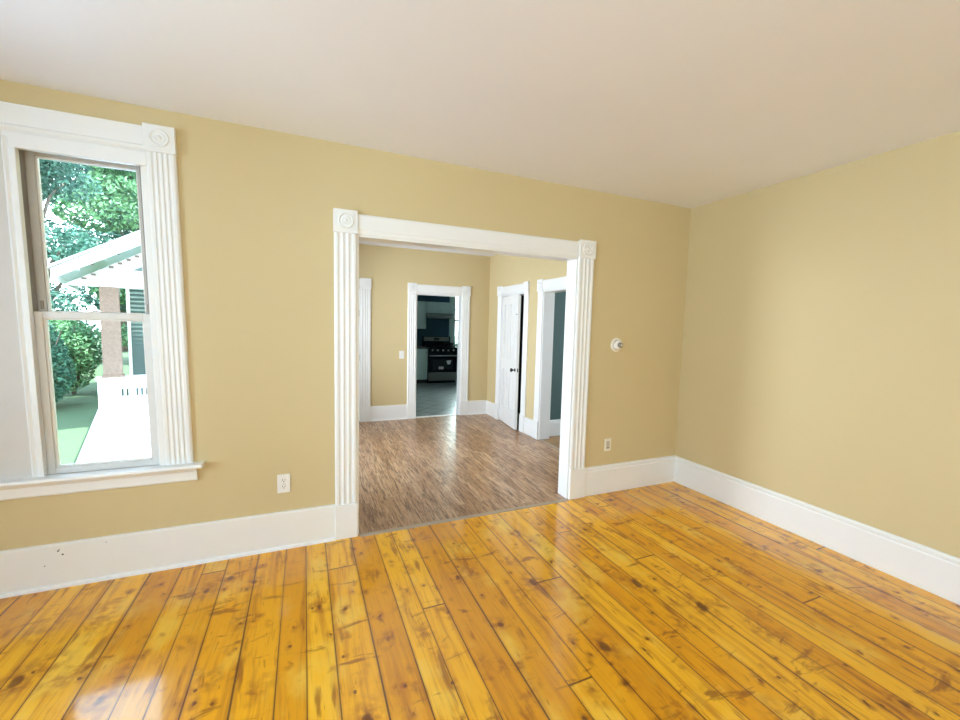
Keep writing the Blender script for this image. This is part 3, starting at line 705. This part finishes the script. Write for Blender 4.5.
bc = tag(empty('base_cabinet', (-0.85, KY, 0)), 'grey-green base cabinet left of the range', 'cabinet')
FK.box(MB(), -1.30, -0.505, 0.002, 0.60, 0.10, 0.865).build('body', 'cabinet', bc, 0.002)
FK.box(MB(), -1.30, -0.505, 0.002, 0.53, 0, 0.10).build('toe_kick', 'slot', bc)
for b0, b1 in ((-1.29, -0.905), (-0.895, -0.515)):
    d = cab_door(MB(), FK, b0, b1, 0.60, 0.115, 0.85).build('door', 'cabinet', bc, 0.002)
    MB().lathe([(0.006, 0), (0.006, 0.012), (0.013, 0.020), (0.0001, 0.026)], FK.P(b1 - 0.03, 0.62, 0.78), FK.N, 12).build('knob', 'steel_dark', d)
ct = FK.box(MB(), -1.30, -0.505, 0, 0.635, 0.867, 0.905).build('countertop', 'counter', None, 0.004)
tag(ct, 'dark countertop slab on the base cabinet beside the range', 'countertop')
# range
rg = tag(empty('kitchen_range', (-0.12, 7.29, 0)), 'black and steel freestanding gas range in the dark kitchen', 'range')
r0, r1, ry = -0.497, 0.255, 6.99
MB().box(r0, r1, ry, KY - 0.03, 0.06, 0.89).box(r0 + 0.02, r1 - 0.02, ry + 0.05, KY - 0.05, 0.0, 0.06).build('body', 'black_enamel', rg, 0.004)
MB().box(r0, r1, ry - 0.012, KY - 0.03, 0.89, 0.905).build('cooktop', 'black_enamel', rg, 0.003)
bg = MB().box(r0, r1, KY - 0.09, KY - 0.03, 0.905, 1.16).build('backguard', 'black_enamel', rg, 0.004)
MB().box(r0 + 0.03, r1 - 0.03, KY - 0.096, KY - 0.09, 1.04, 1.15).build('control_panel', 'steel_dark', bg, 0.002)
MB().box(-0.20, -0.05, KY - 0.099, KY - 0.096, 1.065, 1.125).build('display', 'black_iron', bg)
MB().box(r0, r1, ry - 0.020, ry, 0.775, 0.885).build('knob_panel', 'black_enamel', rg, 0.003)
for k in range(5):
    kx = r0 + 0.10 + k * 0.138
    MB().lathe([(0.023, 0), (0.021, 0.022), (0.016, 0.028), (0.0001, 0.029)], (kx, ry - 0.020, 0.832), (0, -1, 0), 16).build('burner_knob', 'steel', rg)
od = MB().box(r0 + 0.004, r1 - 0.004, ry - 0.030, ry, 0.285, 0.765).build('oven_door', 'black_enamel', rg, 0.004)
MB().box(r0 + 0.12, r1 - 0.12, ry - 0.033, ry - 0.030, 0.36, 0.60).build('oven_window', 'black_iron', od)
MB().tube([(r0 + 0.03, ry - 0.031, 0.70), (r0 + 0.03, ry - 0.065, 0.70), (r1 - 0.03, ry - 0.065, 0.70), (r1 - 0.03, ry - 0.031, 0.70)], 0.013, 10).build('oven_handle', 'steel', od)
s1 = MB().prism([(-0.065, 0.045), (0.062, 0.055), (0.035, -0.045), (-0.030, -0.050)], (0.030, ry - 0.033, 0.525), (1, 0, 0), (0, 0, 1), (0, -0.002, 0)).build('sticker', 'paper', od)  # pale reflections on the oven glass, built as thin flat patches
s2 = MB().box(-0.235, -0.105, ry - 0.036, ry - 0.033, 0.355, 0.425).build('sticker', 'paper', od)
MB().box(r0 + 0.004, r1 - 0.004, ry - 0.026, ry, 0.065, 0.275).build('storage_drawer', 'steel_dark', rg, 0.004)
for gx in (-0.31, 0.07):
    g = MB()
    for k in (-0.14, 0, 0.14): g.box(gx + k - 0.006, gx + k + 0.006, ry + 0.06, KY - 0.13, 0.905, 0.935)
    for k in (ry + 0.06, ry + 0.24, KY - 0.142): g.box(gx - 0.15, gx + 0.15, k, k + 0.012, 0.922, 0.936)
    g.build('burner_grate', 'black_iron', rg)
pt = tag(empty('cooking_pot', (0.10, 7.18, 0.936)), 'low black pot on the right front burner of the range', 'pot')
MB().lathe([(0.0001, 0.0), (0.095, 0.0), (0.108, 0.012), (0.112, 0.070), (0.116, 0.074), (0.108, 0.074), (0.104, 0.014), (0.0001, 0.008)], (0.10, 7.18, 0.9365), (0, 0, 1), 28).build('pot_body', 'black_iron', pt)
MB().tube([(0.20, 7.16, 1.0), (0.24, 7.14, 1.010), (0.30, 7.11, 1.013)], 0.009, 8).build('pot_handle', 'black_iron', pt)

# ------------------------------------------------------------------ outdoors
struct(MB().box(-60, 40, 0.4, 80, -1.0, -0.9).build('ground', 'lawn'), 'sunlit green lawn')
PO = (-7.41, 8.41, -0.5); PA = math.atan2(0.286, 0.958)
ux, uy = math.cos(PA), math.sin(PA); vx, vy = -uy, ux
def pw(a, b): return (PO[0] + ux * a + vx * b, PO[1] + uy * a + vy * b)
# deck: runs from the house wall to the railing
dk = MB(); near = pw(0.0, -7.9)
poly = [near, (-4.16, near[1]), (-4.16, 9.35), pw(3.25, 0.35), pw(0.0, 0.35)]
dk.prism([(p[0], p[1]) for p in poly], (0, 0, -0.56), (1, 0, 0), (0, 1, 0), (0, 0, 0.06))
deck = dk.build('porch_deck', 'deck_paint'); tag(deck, 'sunlit white porch deck outside the window', 'deck')
sk = MB().prism([(0.04, 0.3), (0.08, 0.3), (0.08, -7.85), (0.04, -7.85)], (PO[0], PO[1], -0.9), (ux, uy, 0), (vx, vy, 0), (0, 0, 0.34)).build('skirt_board', 'porch_white', deck)
rail = tag(empty('porch_railing', PO, PA), 'white porch railing with short balusters across the end of the deck', 'railing')
MB().box(-0.03, 3.25, -0.10, 0.30, 0.60, 0.65).build('cap_rail', 'porch_white', rail, 0.006, True)
MB().box(0.0, 3.25, -0.02, 0.02, 0.39, 0.60).build('top_board', 'porch_white', rail, 0.004, True)
MB().box(0.0, 3.25, -0.02, 0.02, 0.0, 0.22).build('bottom_board', 'porch_white', rail, 0.004, True)
MB().box(0.0, 0.38, -0.06, 0.22, 0.0, 0.60).build('pier', 'porch_white', rail, 0.006, True)
for k in range(34):
    bx = 0.42 + k * 0.083
    MB().box(bx, bx + 0.042, -0.015, 0.015, 0.22, 0.39).build('baluster', 'porch_white', rail, 0, True)
post = tag(empty('porch_post', (*pw(0.26, 0.10), PO[2] + 0.65), PA), 'weathered brown wooden porch post standing on the white railing', 'post')
MB().box(-0.16, 0.16, -0.16, 0.16, 0.0, 1.955).build('shaft', 'raw_wood', post, 0.012, True)
MB().box(-0.185, 0.185, -0.185, 0.185, 0.0, 0.05).build('foot_block', 'raw_wood', post, 0.006, True)
post2 = tag(empty('porch_post', (*pw(3.0, 0.10), PO[2] + 0.65), PA), 'wooden porch post at the house end of the railing', 'post')
MB().box(-0.16, 0.16, -0.16, 0.16, 0.0, 1.955).build('shaft', 'raw_wood', post2, 0.012, True)
rf = tag(empty('porch_roof', PO, PA), 'white gabled porch roof with rafter tails beyond the window', 'roof')
MB().box(0.10, 3.15, -0.05, 0.25, 2.605, 2.95).build('front_beam', 'porch_white', rf, 0.006, True)
MB().box(0.10, 0.36, 0.25, 3.9, 2.605, 2.95).build('side_beam', 'porch_white', rf, 0.006, True)
sl = 0.640; ex, ez = -0.53, 2.655; rx = 1.62 ; rz_ = ez + sl * (rx - ex)
for sgn in (1, -1):
    def X(a): return a if sgn == 1 else 2 * rx - a
    W_v = (0, 4.7, 0)
    # roof skin
    MB().prism([(X(ex - 0.03), ez + 0.20), (X(rx), rz_ + 0.215), (X(rx), rz_ + 0.255), (X(ex - 0.06), ez + 0.235)], (0, -0.74, 0), (1, 0, 0), (0, 0, 1), W_v).build('roof_slope', 'roof', rf, 0, True)
    # rake board on the gable edge
    MB().prism([(X(ex), ez), (X(rx), rz_ - 0.06), (X(rx), rz_ + 0.215), (X(ex), ez + 0.20)], (0, -0.70, 0), (1, 0, 0), (0, 0, 1), (0, 0.04, 0)).build('rake_board', 'porch_white', rf, 0.003, True)
    # eave fascia
    MB().box(min(X(ex), X(ex + 0.03)), max(X(ex), X(ex + 0.03)), -0.66, 3.9, ez + 0.01, ez + 0.20).build('fascia', 'porch_white', rf, 0.003, True)
    # soffit boarding under the skin
    MB().prism([(X(ex + 0.03), ez + 0.14), (X(rx), rz_ + 0.17), (X(rx), rz_ + 0.205), (X(ex + 0.03), ez + 0.19)], (0, -0.66, 0), (1, 0, 0), (0, 0, 1), (0, 4.5, 0)).build('soffit', 'porch_white', rf, 0, True)
    for k in range(9):
        a = ex + 0.30 + k * 0.21
        za = ez + sl * (a - ex)
        MB().box(min(X(a), X(a + 0.06)), max(X(a), X(a + 0.06)), -0.66, -0.06, za + 0.05, za + 0.17).build('lookout', 'raw_wood' if k % 2 else 'porch_white', rf, 0, True)
gm = MB().prism([(-0.44, 2.60), (3.68, 2.60), (rx, 2.60 + 0.64 * 2.06)], (0, 0.06, 0), (1, 0, 0), (0, 0, 1), (0, 0.05, 0))
gm.build('gable_board', 'porch_white', rf, 0, True)
for k in range(13):
    a = -0.16 + k * 0.145; za = 2.60 + 0.64 * (a + 0.44)
    if a < rx - 0.1: MB().box(a, a + 0.075, 0.0, 0.06, za - 0.045, za - 0.005).build('rafter_tail', 'raw_wood', rf, 0, True)
gi = MB().prism([(0.66, 3.00), (2.58, 3.00), (rx, 3.00 + 0.55)], (0, 0.035, 0), (1, 0, 0), (0, 0, 1), (0, 0.03, 0)).build('gable_vent', 'siding', rf, 0, True)
# neighbouring house closing the far end of the porch
nb = tag(empty('neighbouring_house', (*pw(3.52, 4.4), -0.9), PA), 'grey-blue clapboard house behind the porch post', 'house')
sid = MB().box(-3.0, 2.0, 0.06, 2.6, 0.0, 4.6)
for k in range(36): sid.prism([(0.06, 0), (0.06, 0.13), (0.045, 0.13), (0.020, 0.0)], (-3.0, 0, k * 0.128), (0, 1, 0), (0, 0, 1), (5.0, 0, 0))
for k in range(36): sid.prism([(0.0, 0), (0.0, 0.13), (-0.015, 0.13), (-0.040, 0.0)], (-3.0, 0.06, k * 0.128), (1, 0, 0), (0, 0, 1), (0, 2.5, 0))
sid.build('clapboard_wall', 'siding', nb, 0, True)
MB().prism([(-3.25, 4.55), (2.25, 4.55), (-0.5, 6.2)], (0, -0.2, 0), (1, 0, 0), (0, 0, 1), (0, 3.0, 0)).build('roof', 'roof', nb, 0, True)
MB().box(-3.05, -2.97, -0.02, 0.10, 0, 4.6).build('corner_board', 'porch_white', nb, 0, True)

random.seed(7)
def foliage(name, blobs, n, size, mat, parent, seed):
    rnd = random.Random(seed); mb = MB()
    vols = [b[3] * b[4] * b[5] for b in blobs]
    for _ in range(n):
        b = rnd.choices(blobs, vols)[0]
        while True:
            d = Vector((rnd.uniform(-1, 1), rnd.uniform(-1, 1), rnd.uniform(-1, 1)))
            if 0.05 < d.length < 1: break
        rr = d.length ** 0.45 / d.length
        p = Vector((b[0] + d.x * rr * b[3], b[1] + d.y * rr * b[4], b[2] + d.z * rr * b[5]))
        s = size * rnd.uniform(0.55, 1.35)
        nrm = (d.normalized() * 0.7 + Vector((rnd.gauss(0, .6), rnd.gauss(0, .6), rnd.gauss(0.3, .6)))).normalized()
        U = nrm.orthogonal().normalized(); U = Matrix.Rotation(rnd.uniform(0, 6.28), 3, nrm) @ U; W = nrm.cross(U)
        k = len(mb.v)
        for a, c, e in ((-1.0, 0, 0.0), (-0.1, 0.46, 0.12), (1.0, 0, -0.15), (-0.1, -0.46, 0.12)):
            mb.v.append(tuple(p + U * a * s + W * c * s + nrm * e * s))
        mb.face([k, k + 1, k + 2, k + 3])
    return mb.build(name, mat, parent, 0, True)
def tree(loc, rz, h, rad, label, cat, mat, n, leaf_size, seed, group=None):
    rnd = random.Random(seed)
    root = tag(empty('broadleaf_tree', loc, rz), label, cat, group)
    tp = [(0, 0, -0.1), (0.1, 0.05, h * 0.2), (0.0, 0.1, h * 0.42), (0.1, 0, h * 0.7)]
    tk = MB().tube(tp, [0.26, 0.2, 0.15, 0.06], 10).build('trunk', 'bark', root, 0, True)
    blobs = []
    for k in range(19):
        a = rnd.uniform(0, 6.28); t = rnd.uniform(0.10, 0.95); q = rad * (1.05 - abs(t - 0.5)) * rnd.uniform(0.25, 0.8)
        c = (math.cos(a) * q, math.sin(a) * q, h * t)
        s = rad * rnd.uniform(0.30, 0.52); blobs.append((*c, s * 1.25, s * 1.25, s * 0.7))
        MB().tube([(0.05, 0.05, h * max(0.15, t - 0.22)), (c[0] * 0.5, c[1] * 0.5, h * (t - 0.06)), c], [0.07, 0.05, 0.02], 6).build('branch', 'bark', tk, 0, True)
    foliage('foliage', blobs, n, leaf_size, mat, root, seed + 100)
    return root
tree((-12.7, 18.6, -0.9), 0.3, 9.8, 2.7, 'blue-green tree filling the left of the upper window pane', 'tree', 'leaf_teal', 22000, 0.10, 3)
tree((-10.9, 24.0, -0.9), 1.3, 12.5, 3.0, 'bright green tree behind the porch roof', 'tree', 'leaf_green', 21000, 0.13, 11)
tree((-19.5, 25.0, -0.9), 2.2, 13.0, 3.3, 'tall blue-green tree far back at the left edge of the window', 'tree', 'leaf_teal', 12000, 0.14, 17)
tree((-14.8, 33.0, -0.9), 0.9, 15.0, 4.4, 'dark tree standing farthest back beyond the lawn', 'tree', 'leaf_teal', 19000, 0.18, 23)
def shrub(loc, r, h, label, mat, n, ls, seed):
    rnd = random.Random(seed)
    root = tag(empty('garden_shrub', loc), label, 'shrub')
    st = MB()
    for k in range(6):
        a = k * 1.05; st.tube([(0, 0, -0.05), (math.cos(a) * r * 0.3, math.sin(a) * r * 0.3, h * 0.45), (math.cos(a) * r * 0.55, math.sin(a) * r * 0.55, h * 0.8)], [0.035, 0.025, 0.01], 6)
    st.build('stems', 'bark', root, 0, True)
    bl = []
    for k in range(9):
        a = rnd.uniform(0, 6.28); q = rnd.uniform(0.1, 0.55) * r; bl.append((math.cos(a) * q, math.sin(a) * q, h * rnd.uniform(0.28, 0.72), r * 0.5, r * 0.5, h * 0.27))
    foliage('foliage', bl, n, ls, mat, root, seed + 50)
shrub((-9.6, 10.9, -0.9), 1.15, 2.5, 'large blue-green shrub at the edge of the lawn left of the porch', 'leaf_shrub', 12000, 0.055, 31)
shrub((-9.75, 13.3, -0.9), 0.95, 2.6, 'bright green shrub just left of the brown porch post', 'leaf_green', 9000, 0.06, 37)
shrub((-12.9, 13.0, -0.9), 1.5, 3.2, 'rounded shrub behind the large one at the lawn edge', 'leaf_teal', 9000, 0.07, 41)
